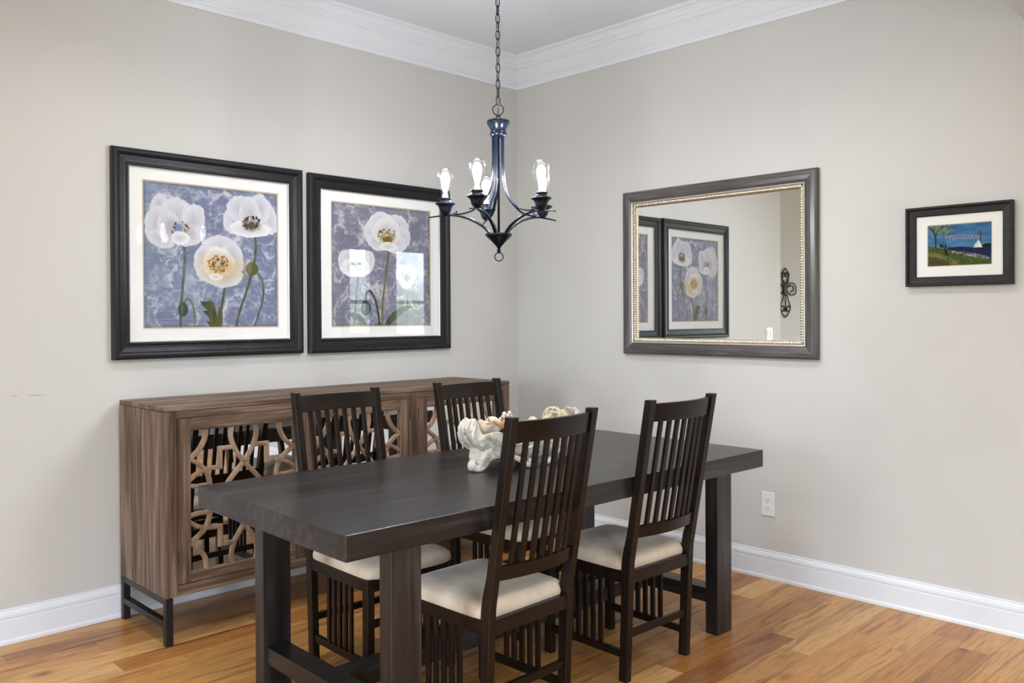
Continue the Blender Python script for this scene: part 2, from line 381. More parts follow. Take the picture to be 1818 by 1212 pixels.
# ------------------------------------------------------------------ chairs
def make_chair():
    c = empty('dining_chair')
    HW, D = .1975, .42
    tx, ty = .029, .036
    def rake(z):                    # backward lean of the rear posts
        if z < .44: return -.020*z/.44
        return -.020-.106*(z-.44)/.60
    def hw(z): return HW + (.005*(z-.44)/.6 if z>.44 else 0)
    for s in (-1,1):
        st = []
        for z in (0,.2,.40,.44,.48,.55,.65,.75,.85,.95,1.042):
            h = hw(z); a,b = (s*h, s*(h-tx)); y = rake(z)
            dep = ty*(1.0 if z<.3 else 1.10 if z<.5 else .90)
            st.append((min(a,b),max(a,b),y,y+dep,z))
        MB().bars(st).build('leg', M_dark[2], c, bevel=.002)          # rear leg running up into the back post
        a,b = s*HW, s*(HW-tx)
        MB().box(min(a,b),max(a,b),D-ty,D,0,.408).build('leg', M_dark[2], c, bevel=.002)
    # seat frame
    i = HW-tx+.001
    mb = MB().box(-i,i,-.013,.010,.362,.408).box(-i,i,D-.026,D-.004,.362,.408)
    mb.box(-HW+.003,-HW+.024,ty-.017,D-ty+.001,.362,.408).box(HW-.024,HW-.003,ty-.017,D-ty+.001,.362,.408)
    mb.build('seat_frame', M_dark[0], c, bevel=.0015)
    # cushion: superellipse loft, crowned
    mb = MB(); rings = []
    prof = [(.97,.400),(1.0,.410),(1.005,.424),(.99,.438),(.95,.448),(.86,.457),(.70,.464),(.45,.469),(.2,.471),(.02,.472)]
    for sc,z in prof:
        r = []
        for k in range(64):
            a = 2*PI*k/64; ca,sa = math.cos(a), math.sin(a); e = .16+.5*(1-sc)
            r.append((math.copysign(abs(ca)**e,ca)*.196*sc, D/2+.004+math.copysign(abs(sa)**e,sa)*.207*sc, z))
        rings.append(r)
    # rear corners notched around the posts
    rings = [[(x, max(y, .024 if abs(x)>HW-tx-.004 else -.006), z) for x,y,z in r] for r in rings]
    mb.loft(rings).build('seat', M_seat, c, smooth=True)
    # curved rails of the back (bowed backwards)
    def crest(name, z0, z1, bow, th, ext=0.0):
        mb = MB(); rings = []
        n = 14; x1 = hw((z0+z1)/2)-tx+.001
        for k in range(n+1):
            t = -1+2*k/n; x = t*x1
            def yy(z): return rake(z) + .018 - bow*(1-t*t)
            rings.append([(x,yy(z0)-th/2,z0),(x,yy(z1)-th/2,z1),(x,yy(z1)+th/2,z1),(x,yy(z0)+th/2,z0)])
        mb.loft(rings).build(name, M_dark[0], c, bevel=.0015)
    crest('crest_rail', .962, 1.028, .026, .020)
    crest('back_rail', .532, .577, .026, .020)
    for k in range(7):
        x = (k-3)*.0415; t = x/.17
        st = []
        for z in (.574,.64,.72,.80,.88,.965):
            y = rake(z)+.018-.026*(1-t*t); st.append((x-.0088,x+.0088,y-.006,y+.006,z))
        MB().bars(st).build('back_slat', M_dark[2], c, bevel=.001)
    for s in (-1,1):
        xc = s*(HW-.0145)
        MB().box(xc-.008,xc+.008,ty-.006,D-ty+.002,.085,.113).build('side_rail', M_dark[1], c, bevel=.0015)
        for k in range(5):
            y = D/2+(k-2)*.0385
            MB().box(xc-.006,xc+.006,y-.009,y+.009,.112,.363).build('side_slat', M_dark[2], c, bevel=.001)
    MB().box(-i,i,.000,.016,.160,.186).build('rear_stretcher', M_dark[0], c, bevel=.0015)
    MB().box(-i,i,D-.026,D-.010,.230,.256).build('front_stretcher', M_dark[0], c, bevel=.0015)
    return c
chair = make_chair()
parts = list(chair.children)
SPOTS = [  # x, y of the middle of the rear feet line, rotation, label
 ((-2.020,-2.065), math.radians(1.0), 'dark slat-back dining chair nearest the camera, its back partly hiding the white bowl'),
 ((-1.313,-2.064), math.radians(-1.6), 'dark slat-back dining chair with cream seat on the near side, closest to the wall outlet'),
 ((-2.022,-1.062), math.radians(180-2.0), 'dark slat-back chair between table and sideboard, in front of the left sideboard doors'),
 ((-1.300,-1.072), math.radians(180.5), 'dark slat-back chair behind the table and white bowl, at the right end of the sideboard')]
for i,((x,y),rz,lab) in enumerate(SPOTS):
    if i == 0: c = chair
    else:
        c = chair.copy(); COL.objects.link(c)
        for p in parts:
            q = p.copy(); COL.objects.link(q); q.parent = c
    c.location = (x,y,0); c.rotation_euler = (0,0,rz)
    tag(c, lab, 'chair', 'slat-back chairs around the dining table')

# ------------------------------------------------------------------ sideboard
SX0,SX1,SYB,SYF = -2.554,-.590,-.031,-.5175
sb = empty('sideboard', (SX0,SYF,0), 0, 'weathered brown wood sideboard with mirrored fretwork doors on a dark metal base', 'sideboard')
Ls, Ds = SX1-SX0, SYB-SYF           # local: x 0..Ls, y 0..Ds (0 = front)
for a in (0,Ls-.022): MB().box(a,a+.022,.022,Ds,.196,.9575).build('side_panel', M_sb[2], sb, bevel=.001)
MB().box(.022,Ls-.022,Ds-.012,Ds,.20,.955).box(.022,Ls-.022,.06,Ds-.012,.196,.214).build('back_panel', M_sb[0], sb)
MB().box(-.001,Ls+.001,-.001,Ds,.9595,.978).build('top_board', M_sb[0], sb, bevel=.0015)
for a,b in ((0,.050),(1.2515,1.3085),(Ls-.050,Ls)): MB().box(a,b,0,.022,.1962,.9575).build('face_stile', M_sb[2], sb, bevel=.001)
for za,zb2 in ((.929,.9575),(.1962,.2405)): MB().box(.0505,Ls-.0505,.001,.021,za,zb2).build('face_rail', M_sb[0], sb, bevel=.001)
MB().box(.05,Ls-.05,.024,.05,.241,.929).build('door_stop', M_black, sb)  # near-black sheet that puts the shade into the gaps around the doors
def strip(pts, w, y0, y1, mb):
    """flat fret band following 2-D path (x,z), rectangular section"""
    P = [Vector((p[0],p[1])) for p in pts]; rings = []
    for i,p in enumerate(P):
        if i==0: d = (P[1]-P[0]).normalized(); nrm = Vector((-d.y,d.x)); k = 1
        elif i==len(P)-1: d = (P[-1]-P[-2]).normalized(); nrm = Vector((-d.y,d.x)); k = 1
        else:
            d1 = (P[i]-P[i-1]).normalized(); d2 = (P[i+1]-P[i]).normalized(); t = (d1+d2)
            t = t.normalized() if t.length>1e-6 else d1; nrm = Vector((-t.y,t.x)); k = 1/max(.5, nrm.dot(Vector((-d1.y,d1.x))))
        a = p+nrm*w/2*k; b = p-nrm*w/2*k
        rings.append([(a.x,y0,a.y),(b.x,y0,b.y),(b.x,y1,b.y),(a.x,y1,a.y)])
    mb.loft(rings)
def sc2(pts, n=6): return [(p.x,p.y) for p in smooth_curve([(a,b,0) for a,b in pts], n)]
WO, HO = .487, .589
def fret(ox, oz, name, parent):
    mb = MB(); w = .0175; half = HO/2; cx = WO/2
    a = sc2([(.073,HO+.004),(.070,.560),(.061,.535),(.040,.503),(.016,.482),(-.006,.468)])
    b = sc2([(-.006,.472),(.030,.452),(.062,.424),(.082,.388),(.090,.340),(.091,half)])
    c1 = sc2([(-.006,.378),(.020,.397),(.050,.412),(.090,.420),(.134,.421)])
    c_ = c1 + [(.134,.500),(.190,.500)]
    d = sc2([(.190,HO+.004),(.184,.560),(.186,.535),(.200,.495),(.222,.460),(cx,.432),(.272,.400),(.302,.368),(.326,.335),(.334,half)])
    e = sc2([(.004-.012,.360),(.030,.352),(.060,.352),(.088,.352)],4)
    base = [a,b,c_,d,e]
    k = 0
    for sx in (0,1):
        for sz in (0,1):
            for path in base:
                P = [((WO-x) if sx else x, (HO-z) if sz else z) for x,z in path]
                yo = .0003*(k%5)
                strip([(ox+x,oz+z) for x,z in P], w, .0055+yo, .0135, mb)
                strip([(ox+x,oz+z) for x,z in P], w*.42, .0025+yo, .0060+yo, mb)
                k += 1
    return mb.build(name, M_fret, parent, bevel=.0006)
DZ0, DZ1 = .2435, .9265
for dx0,dx1,hinge in ((.0525,.650,0),(.653,1.2500,1),(1.3105,Ls-.0525,0)):
    mb = MB(); w = (dx1-dx0-WO)/2; zr0 = .2435; ob = .285; ot = ob+HO
    # frame of the door as one mitre-free ring: stiles full height, rails between (grain by material slot)
    mb.box(dx0,dx0+w,0,.020,DZ0,DZ1,0).box(dx1-w,dx1,0,.020,DZ0,DZ1,0)
    xa,xb = dx0+w,dx1-w
    mb.box(xa,xb,.0002,.0198,DZ0,ob,1).box(xa,xb,.0002,.0198,ot,DZ1,1)
    d = mb.build('door', [M_sb[2],M_sb[0]], sb, bevel=.001)
    MB().box(dx0+w-.004,dx1-w+.004,.0145,.017,ob-.004,ot+.004).build('mirror_panel', M_mirror, d)
    fret(dx0+w, ob, 'fretwork', d)
    hx = dx0-.0015 if hinge==0 else dx1+.0015
    for hz in (.33,.82): MB().lathe([(.0022,0),(.0022,.055)],10,(hx,-.001,hz)).build('hinge', M_metal, d)
# metal base
def frame_end(x0):
    mb = MB(); w = .030
    mb.box(x0,x0+w,0,w,0,.196).box(x0,x0+w,Ds-w,Ds,0,.196)
    return mb
for x0 in (0,Ls-.030):
    MB().box(x0,x0+.03,0,.03,0,.1955).build('leg', M_metal, sb, bevel=.001)
    MB().box(x0,x0+.03,Ds-.03,Ds,0,.1955).build('leg', M_metal, sb, bevel=.001)
    MB().box(x0+.001,x0+.029,.03,Ds-.03,.168,.1955).build('top_bar', M_metal, sb, bevel=.001)
    MB().box(x0+.001,x0+.029,.03,Ds-.03,.072,.098).build('lower_bar', M_metal, sb, bevel=.001)
MB().box(.03,Ls-.03,Ds-.06,Ds-.03,.168,.1955).build('long_bar', M_metal, sb)

# ------------------------------------------------------------------ pictures
def vnoise(x, y, seed=0):
    xi = np.floor(x).astype(int); yi = np.floor(y).astype(int); fx = x-xi; fy = y-yi
    fx = fx*fx*(3-2*fx); fy = fy*fy*(3-2*fy)
    def h(a,b):
        v = np.sin(a*127.1+b*311.7+seed*74.7)*43758.5453; return v-np.floor(v)
    return (h(xi,yi)*(1-fx)+h(xi+1,yi)*fx)*(1-fy)+(h(xi,yi+1)*(1-fx)+h(xi+1,yi+1)*fx)*fy
def fbm(x,y,seed=0,o=4):
    s = 0; a = .5
    for i in range(o): s = s+a*vnoise(x*2**i, y*2**i, seed+i*3); a *= .5
    return s
class Art:
    def __init__(s, w, h, quad=None):
        s.w,s.h = w,h; s.U,s.V = np.meshgrid((np.arange(w)+.5)/w, (np.arange(h)+.5)/h); s.C = np.zeros((h,w,3)); s.q = quad; s.asp = h/w
    def m(s, a, b):
        """zoom-crop pixel -> (u,v) inside the print"""
        (x0,y0),(x1,y1),(x2,y2),(x3,y3) = s.q       # TL TR BR BL
        t = (a-x0)/(x1-x0); hL,hR = y3-y0, y2-y1
        top = y0+(y1-y0)*t; bot = y3+(y2-y3)*t
        return t*hR/(t*hR+(1-t)*hL), (b-top)/(bot-top)
    def mask(s, d, soft=.004): return np.clip(.5-d/soft, 0, 1)
    def put(s, m, col):
        col = np.asarray(col, float); s.C = s.C*(1-m[...,None])+col*m[...,None]
    def ell(s, a, b, ra, rb, rot=0, wob=.06, seed=0):
        u,v = s.m(a,b); u1,_ = s.m(a+ra,b); _,v1 = s.m(a,b+rb); ru,rv = abs(u1-u),abs(v1-v)
        x = s.U-u; y = s.V-v; c,sn = math.cos(rot),math.sin(rot); X = (x*c+y*sn)/ru; Y = (-x*sn+y*c)/rv
        an = np.arctan2(Y,X); r = np.sqrt(X*X+Y*Y)
        w = 1+wob*(np.sin(an*3+seed)+.6*np.sin(an*7+seed*2)+.4*np.sin(an*13+seed*3))/2
        return (r-w)*min(ru,rv), r/w, an
    def petal(s, a, b, ra, rb, rot=0, seed=0, base=(.74,.74,.80), edge=(.88,.88,.91), dark=.82, ao=None):
        d,r,an = s.ell(a,b,ra,rb,rot,.09,seed); m = s.mask(d)
        str_ = .5+.5*np.sin(an*26+seed+3*r); n = fbm(s.U*40,s.V*14,seed)
        k = np.clip(.55+.45*r-.12*str_+.2*(n-.5),0,1)
        col = np.array(base)*dark*(1-k[...,None])+np.array(edge)*k[...,None]
        s.C = s.C*(1-m[...,None])+col*m[...,None]
        rim = np.clip(1-np.abs(r-.97)/.035,0,1)*m*.35; s.put(rim, (.62,.63,.70))
    def stroke(s, pts, w, col, col2=None, sweep=None):
        P = [s.m(*p) for p in pts]; P = [(p.x,p.y) for p in smooth_curve([(a,b,0) for a,b in P], 8)]
        d = np.full(s.U.shape, 9.)
        for (ax,ay),(bx,by) in zip(P[:-1],P[1:]):
            dx,dy = bx-ax,(by-ay); L = dx*dx+dy*dy+1e-12
            t = np.clip(((s.U-ax)*dx+(s.V-ay)*dy)/L,0,1); d = np.minimum(d, np.hypot(s.U-ax-t*dx, s.V-ay-t*dy))
        m = s.mask(d-w/2,.004); n = fbm(s.U*60,s.V*25,5)
        cc = np.array(col)[None,None]*(.75+.5*n[...,None]); s.C = s.C*(1-m[...,None])+cc*m[...,None]
    def poly(s, pts, col, var=.4, seed=0):
        P = [s.m(*p) for p in pts] if s.q else pts
        ins = np.zeros(s.U.shape,bool); j = len(P)-1
        for i in range(len(P)):
            xi,yi = P[i]; xj,yj = P[j]
            c = ((yi>s.V)!=(yj>s.V)) & (s.U < (xj-xi)*(s.V-yi)/(yj-yi+1e-12)+xi); ins ^= c; j = i
        n = fbm(s.U*50,s.V*20,seed); cc = np.array(col)[None,None]*(1-var/2+var*n[...,None])
        m = ins.astype(float); s.C = s.C*(1-m[...,None])+cc*m[...,None]
    def stamens(s, a, b, ra, rb, col, n, seed=0, size=.010):
        R = np.random.RandomState(seed)
        for _ in range(n):
            t = R.uniform(0,2*PI); q = R.uniform(.35,1)**.7
            u,v = s.m(a+ra*q*math.cos(t), b+rb*q*math.sin(t)); f = R.uniform(.6,1.25)
            d = np.hypot(s.U-u,(s.V-v)*1.0)-size*R.uniform(.4,.9); s.put(s.mask(d,.004), np.array(col)*f)
    def mesh(s, name, parent, frame):
        """frame(u,v) -> 3-D point"""
        w,h = s.w,s.h; vs = []; g = np.zeros(((w+1)*(h+1),3))
        for j in range(h+1):
            for i in range(w+1): vs.append(frame(i/w, j/h))
        idx = np.arange(h*w).reshape(h,w); a = (np.arange(h)[:,None]*(w+1)+np.arange(w)[None]).ravel()
        fs = np.stack([a,a+w+1,a+w+2,a+1],1)
        me = bpy.data.meshes.new(name); me.from_pydata(vs, [], fs.tolist()); me.materials.append(M_print)
        ca = me.color_attributes.new('Col','FLOAT_COLOR','CORNER')
        lin = np.clip(s.C,0,1)**2.2; cl = np.concatenate([lin.reshape(-1,3), np.ones((w*h,1))],1)
        ca.data.foreach_set('color', np.repeat(cl,4,axis=0).astype(np.float32).ravel())
        o = bpy.data.objects.new(name, me); COL.objects.link(o); o.parent = parent; return o
def damask(A, c0, c1, c2, seed, teal=None):
    u,v = A.U, A.V
    wu = u+.05*(fbm(u*5,v*5,seed)-.5); wv = v+.05*(fbm(u*5+9,v*5,seed)-.5)
    f = np.zeros(u.shape)
    R = np.random.RandomState(seed)
    cs = [(R.uniform(0,1),R.uniform(0,1),R.uniform(.10,.2),R.choice([-1,1]),R.uniform(0,6)) for _ in range(34)]
    wsum = np.zeros(u.shape)
    for cx,cy,r,sg,ph in cs:
        dx,dy = wu-cx,wv-cy; d = np.hypot(dx,dy)+1e-4; a = np.arctan2(dy,dx); r = r*.85
        p = np.mod(sg*a+ph+np.log(d/r)*2.6, 2*PI)-PI
        band = np.exp(-(p/(.42+.25*np.sin(9*a)))**2)*np.clip((r-d)/.01,0,1)*np.clip(d/.02,0,1)
        rim = np.exp(-((d-r*(1+.16*np.abs(np.sin(3.5*a+ph))))/.006)**2)*(np.sin(a+ph)>-.2)
        f = np.where(d<r*1.25, f*.35, f)+.62*band+.5*rim
    f = (np.clip(f,0,1)-.38)*(.75+.5*fbm(u*9,v*9,seed+15))
    blotch = fbm(wu*13,wv*13,seed+4,3); fine = fbm(u*45,v*45,seed+8,3)
    t = np.clip(.52+1.25*f+1.9*(blotch-.45)+1.2*(fine-.45),0,1)
    C = np.array(c0)[None,None]*(1-t[...,None])+np.array(c1)[None,None]*t[...,None]
    k = np.clip((fbm(u*3+3,v*3,seed+2)-.42)*3,0,1)[...,None]*.55; C = C*(1-k)+np.array(c2)*k*(.8+.4*t[...,None])
    if teal is not None:
        k = np.clip((fbm(u*2.6,v*2.6+5,seed+6)-.48)*5,0,1)[...,None]*.45; C = C*(1-k)+np.array(teal)*k
    scr = np.clip((fbm(u*6,v*140,seed+11)-.55)*4,0,1)[...,None]*.35; C = C*(1-scr)+np.array((.80,.79,.80))*scr
    edge = np.clip((np.minimum(np.minimum(u,1-u),np.minimum(v,1-v)))/.02,0,1)[...,None]
    A.C = C*(.82+.18*edge)
def art_one():
    A = Art(300,300,[(220,250),(888,330),(884,988),(220,988)])
    damask(A,(.47,.50,.61),(.80,.79,.82),(.57,.61,.71),3,teal=(.60,.68,.73))
    green = (.34,.37,.30); olive = (.33,.33,.20)
    A.stroke([(420,560),(426,650),(414,780),(404,900),(402,990)],.021,(.40,.43,.42))
    A.stroke([(777,520),(782,600),(768,690),(738,800),(700,910),(680,990)],.019,green)
    A.stroke([(795,725),(818,780),(812,870),(772,990)],.017,(.36,.40,.36))
    A.stroke([(628,775),(612,870),(592,990)],.019,green)
    A.stroke([(415,875),(430,848),(455,858),(470,910),(472,990)],.014,(.42,.46,.38))
    d,r,an = A.ell(763,700,31,34,0,.03,1); A.put(A.mask(d), (.36,.36,.22)); d,r,an = A.ell(752,695,9,28,0,.03,1); A.put(A.mask(d)*.5, (.50,.50,.34))
    d,r,an = A.ell(415,898,25,36,0,.03,1); A.put(A.mask(d), (.27,.31,.26)); d,r,an = A.ell(410,895,6,30,0,.03,1); A.put(A.mask(d)*.5, (.45,.49,.42))
    A.poly([(500,856),(528,862),(545,856),(566,862),(578,900),(586,935),(602,990),(552,990),(530,958),(552,962),(540,935),(514,908),(538,905),(512,880)], olive,.6,2)
    d,r,an = A.ell(600,942,13,52,0,.03,1); A.put(A.mask(d), (.36,.36,.24))
    # flower top left
    A.petal(300,375,45,60,.3,1); A.petal(300,470,78,95,.2,2); A.petal(385,425,78,92,0,3); A.petal(470,455,58,88,.15,4)
    A.petal(310,540,72,48,.2,5); A.petal(450,530,72,52,-.3,6); A.petal(345,480,60,80,0,7,dark=.78)
    d,r,an = A.ell(395,498,55,40,0,.2,2); A.put(A.mask(d,.06)*.6,(.66,.60,.56)); d,r,an = A.ell(392,490,24,22,0,.1,2); A.put(A.mask(d,.012),(.50,.55,.70))
    A.stamens(400,495,52,36,(.55,.50,.46),40,1,.008); A.petal(405,540,46,34,0,8,edge=(.96,.96,.97))
    # flower top right
    A.petal(680,455,62,70,.5,9); A.petal(838,440,50,90,-.4,10); A.petal(700,400,60,70,0,11); A.petal(800,400,55,75,0,12); A.petal(752,420,55,80,0,13)
    A.petal(755,500,105,42,0,14,edge=(.95,.95,.96)); d,r,an = A.ell(762,482,44,28,0,.15,2); A.put(A.mask(d,.02)*.6,(.45,.40,.34))
    A.stamens(760,468,50,34,(.28,.22,.17),90,2,.008); d,r,an = A.ell(762,482,18,18,0,.05,0); A.put(A.mask(d),(.38,.34,.26))
    # middle flower
    A.petal(530,650,60,75,.4,15); A.petal(600,600,75,75,0,16); A.petal(665,640,55,85,-.3,17); A.petal(560,720,75,55,.2,18); A.petal(635,735,80,58,-.2,19); A.petal(595,665,80,80,0,20,edge=(.95,.94,.92))
    d,r,an = A.ell(612,695,90,55,0,.2,2); A.put(A.mask(d,.12)*.75,(.80,.68,.46)); A.stamens(592,672,55,45,(.70,.50,.22),110,3,.008)
    A.stamens(592,672,30,24,(.45,.34,.18),40,4,.007); A.petal(580,738,34,16,0,21,edge=(.97,.96,.95))
    return A
def art_two():
    A = Art(300,300,[(177,262),(760,325),(758,1000),(177,1005)])
    damask(A,(.48,.48,.56),(.78,.76,.75),(.61,.61,.67),11)
    dk = (.18,.24,.25)
    A.stroke([(517,560),(505,640),(490,760),(476,900),(474,1005)],.021,(.42,.42,.30))
    A.stroke([(330,710),(322,820),(312,930),(303,1005)],.013,(.28,.36,.36))
    A.stroke([(612,780),(624,870),(622,960)],.011,(.36,.46,.40))
    A.stroke([(372,870),(380,815),(402,795),(430,840),(450,920),(458,1005)],.020,dk)
    d,r,an = A.ell(378,898,30,46,0,.04,1); A.put(A.mask(d), dk); d,r,an = A.ell(370,890,6,36,0,.03,1); A.put(A.mask(d)*.5, (.36,.42,.42))
    A.poly([(275,935),(300,922),(340,935),(365,958),(382,1000),(355,1000),(330,970),(295,955)], dk,.5,3)
    A.poly([(318,1000),(345,975),(375,1000)], (.30,.36,.34),.5,3)
    A.poly([(490,1003),(500,970),(535,925),(590,892),(640,882),(655,893),(600,925),(560,960),(520,1003)], (.27,.33,.24),.6,4)
    # tall flower
    A.petal(430,440,60,85,.2,31); A.petal(480,400,85,75,0,32); A.petal(570,420,65,80,0,33); A.petal(590,480,55,75,0,34); A.petal(455,500,65,55,0,35); A.petal(545,510,75,60,0,36)
    A.petal(505,440,85,85,0,37,edge=(.92,.91,.90))
    d,r,an = A.ell(505,480,52,48,0,.1,2); A.put(A.mask(d,.02)*.8,(.78,.74,.60)); A.stamens(502,462,56,40,(.28,.22,.14),60,5,.007); A.stamens(505,480,38,36,(.66,.58,.36),60,6,.008)
    d,r,an = A.ell(510,492,26,22,0,.1,0); A.put(A.mask(d,.01),(.47,.38,.18)); A.petal(515,530,55,26,0,38,edge=(.95,.95,.94))
    # cup flower
    A.petal(255,610,42,60,.2,40); A.petal(395,610,38,58,-.2,41); A.petal(290,600,55,55,0,42); A.petal(350,600,60,50,0,43); A.petal(320,655,92,60,0,44,edge=(.95,.95,.95))
    A.stamens(320,632,34,9,(.16,.14,.14),26,7,.006)
    # small flower
    A.petal(600,690,45,50,0,45); A.petal(640,690,40,55,0,46); A.petal(620,740,42,45,0,47); A.stamens(622,705,36,26,(.35,.42,.25),40,8,.007); d,r,an = A.ell(622,715,16,24,0,.05,0); A.put(A.mask(d),(.40,.46,.28))
    return A
def art_bridge():
    A = Art(220,150,None); A.q = [(372,415),(1130,360),(1130,860),(375,893)]; u,v = A.U,A.V
    n = fbm(u*6,v*14,1); sky = np.array((.25,.43,.60))*(1-v[...,None]*.0)+np.array((.18,.22,.24))*(n[...,None]-.45)*1.2
    A.C = sky+np.array((.08,.10,.08))*v[...,None]
    A.poly([(600,668),(760,655),(860,660),(930,668),(1000,655),(1128,640),(1128,800),(600,800)], (.13,.17,.30),.5,2)
    A.poly([(1000,640),(1060,615),(1128,612),(1128,660),(1000,665)], (.10,.16,.20),.5,2)
    A.poly([(372,650),(470,665),(600,690),(760,730),(900,760),(1128,800),(1128,870),(372,895)], (.30,.36,.19),.7,3)
    A.poly([(372,720),(520,745),(640,790),(740,840),(720,895),(372,895)], (.44,.44,.24),.7,4)
    A.poly([(372,780),(480,790),(600,830),(660,890),(372,895)], (.31,.28,.20),.6,5)
    A.poly([(560,660),(600,690),(620,780),(570,760)], (.16,.20,.14),.5,5)
    R = np.random.RandomState(4)
    for k in range(90):
        t = R.uniform(0,1); a = 640+470*t; b = 712+70*t+R.uniform(-14,22)*(.6+t); d,r,an = A.ell(a,b,R.uniform(5,13),R.uniform(4,9),0,.2,k); A.put(A.mask(d,.01), R.uniform(.35,.8)*np.array((.92,.88,.95)))
    for k in range(120):
        t = R.uniform(0,1); a = 560+560*t; b = 770+60*t+R.uniform(-10,60); 
        if b<880: d,r,an = A.ell(a,b,R.uniform(5,14),R.uniform(3,7),0,.2,k); A.put(A.mask(d,.01)*.8, np.array((.22,.40,.16))*R.uniform(.5,1.3))
    for k in range(160):
        a = R.normal(520,95); b = R.normal(450,38)
        if 375<a<690 and 385<b<560: d,r,an = A.ell(a,b,R.uniform(6,16),R.uniform(5,11),0,.3,k); A.put(A.mask(d,.012)*.6, np.array((.52,.58,.36))*R.uniform(.6,1.2))
    A.stroke([(462,672),(460,590),(455,530),(430,470),(400,440)],.026,(.24,.20,.22)); A.stroke([(458,560),(480,480),(520,440),(560,425)],.018,(.24,.20,.22)); A.stroke([(456,540),(440,480),(450,430)],.012,(.24,.20,.22))
    for x0 in (520,545,580): A.poly([(x0-18,665),(x0,600),(x0+18,670)], (.14,.20,.16),.4,x0)
    A.stroke([(560,545),(700,518),(850,515),(1005,525)],.018,(.58,.58,.66)); A.stroke([(560,560),(620,575),(720,566),(850,562),(1000,560)],.009,(.40,.42,.50))
    for k in range(11):
        x = 565+42*k; A.stroke([(x,525),(x+22,566)],.011,(.60,.58,.66)); A.stroke([(x+40,522),(x+22,566)],.011,(.60,.58,.66))
    A.stroke([(560,490),(560,620)],.012,(.30,.32,.36)); A.stroke([(1000,470),(1003,640)],.022,(.22,.27,.36))
    A.poly([(918,668),(935,620),(945,600),(942,668)], (.85,.90,.86),.1,1); A.poly([(945,668),(955,600),(975,580),(970,665)], (.90,.94,.90),.1,1); A.poly([(972,665),(978,575),(1000,610),(1022,662)], (.90,.94,.90),.1,1)
    A.poly([(925,672),(1010,668),(995,685),(935,686)], (.20,.14,.16),.1,1)
    return A
def sweep_frame(prof, x0,x1,z0,z1):
    """mitred rectangular frame in wall coords (across, up, out). prof = [(inset, out)]"""
    rings = []
    for cx,cz,sx,sz in ((x0,z0,1,1),(x1,z0,-1,1),(x1,z1,-1,-1),(x0,z1,1,-1)):
        rings.append([(cx+sx*i, cz+sz*i, o) for i,o in prof])
    n = len(prof); vs = [v for r in rings for v in r]; sides = []
    for a in range(4):
        b = (a+1)%4
        sides.append([(a*n+j, b*n+j, b*n+(j+1)%n, a*n+(j+1)%n) for j in range(n)])
    return vs, sides
def wall_frame(name, prof, x0,x1,z0,z1, to3, mats, parent, matidx=(0,0,0,0), bevel=0):
    vs, sides = sweep_frame(prof, x0,x1,z0,z1); mb = MB()
    n = 0; vs3 = [to3(*v) for v in vs]; mb.v = vs3
    for a,fs in enumerate(sides):
        for f in fs: mb.f.append(f); mb.m.append(matidx[a])
    return mb.build(name, mats, parent, bevel=bevel)
def picture(name, loc, axis, w, h, label, prof, fmat, op_in, ar, art_rect, glass_out, matd, lip=None):
    """axis 'L': on wall y=0 (across = +x, out = -y).  axis 'R': on wall x=0 (across = -y, out = -x)"""
    root = empty(name, loc, 0, label, 'picture')
    to3 = (lambda a,u,o: (a,-o,u)) if axis=='L' else (lambda a,u,o: (-o,-a,u))
    wall_frame('frame', prof, 0,w,0,h, to3, fmat if isinstance(fmat,list) else [fmat], root, (0,0,0,0), bevel=.0012)
    if lip: wall_frame('inner_lip', lip, 0,w,0,h, to3, [M_silver], root)
    def slab(nm, a0,a1,u0,u1,o0,o1,m):
        P = [to3(a,u,o) for o in (o0,o1) for a,u in ((a0,u0),(a1,u0),(a1,u1),(a0,u1))]
        return MB().loft([P[:4],P[4:]]).build(nm, m, root)
    i = op_in; a0,a1,u0,u1 = art_rect
    bw = min(w,h)*.006 + .001
    slab('backing', i-.01,w-i+.01,i-.01,h-i+.01, .0005, matd-.0042, M_black)
    # mat board with a bevelled window
    mp = MB()
    def rect(a0,a1,u0,u1,o): return [to3(a0,u0,o),to3(a1,u0,o),to3(a1,u1,o),to3(a0,u1,o)]
    R = [rect(i-.008,w-i+.008,i-.008,h-i+.008,matd), rect(a0-bw,a1+bw,u0-bw,u1+bw,matd), rect(a0,a1,u0,u1,matd-.002)]
    vs = R[0]+R[1]+R[2]+rect(i-.008,w-i+.008,i-.008,h-i+.008,matd-.003)+rect(a0,a1,u0,u1,matd-.003); mp.v = vs
    for r0,r1,mi in ((0,4,0),(4,8,1),(8,16,1),(16,12,0),(12,0,0)):
        for k in range(4): mp.f.append((r0+k,r0+(k+1)%4,r1+(k+1)%4,r1+k)); mp.m.append(mi)
    mp.build('mat_board', [M_matboard,M_matbevel], root)
    e = .0005
    ar.mesh('print', root, lambda u,v: to3(a0+e+(a1-a0-2*e)*u, u1-e-(u1-u0-2*e)*v, matd-.0025))
    slab('glass', i-.006,w-i+.006,i-.006,h-i+.006, glass_out, glass_out+.0015, M_glass)
    return root
PPROF = [(0,0),(0,.026),(.004,.032),(.010,.035),(.020,.035),(.028,.031),(.034,.025),(.052,.021),(.064,.020),(.066,.024),(.072,.024),(.076,.021),(.077,.014),(.077,0)]
PLIP = [(.0765,.010),(.0765,.019),(.0785,.020),(.0815,.016),(.0815,.010)]
picture('framed_poppy_picture', (-2.578,0,1.156), 'L', .962, .957, 'left and larger-looking of two black framed poppy prints, three white poppies on blue', PPROF, M_pframe, .0815, art_one(), (.146,.822,.143,.818), .0125, .009, PLIP)
picture('framed_poppy_picture', (-1.579,0,1.152), 'L', .975, .956, 'right of two black framed poppy prints, nearest the room corner, tall and cup-shaped white poppies', PPROF, M_pframe, .0815, art_two(), (.151,.830,.143,.816), .0125, .009, PLIP)
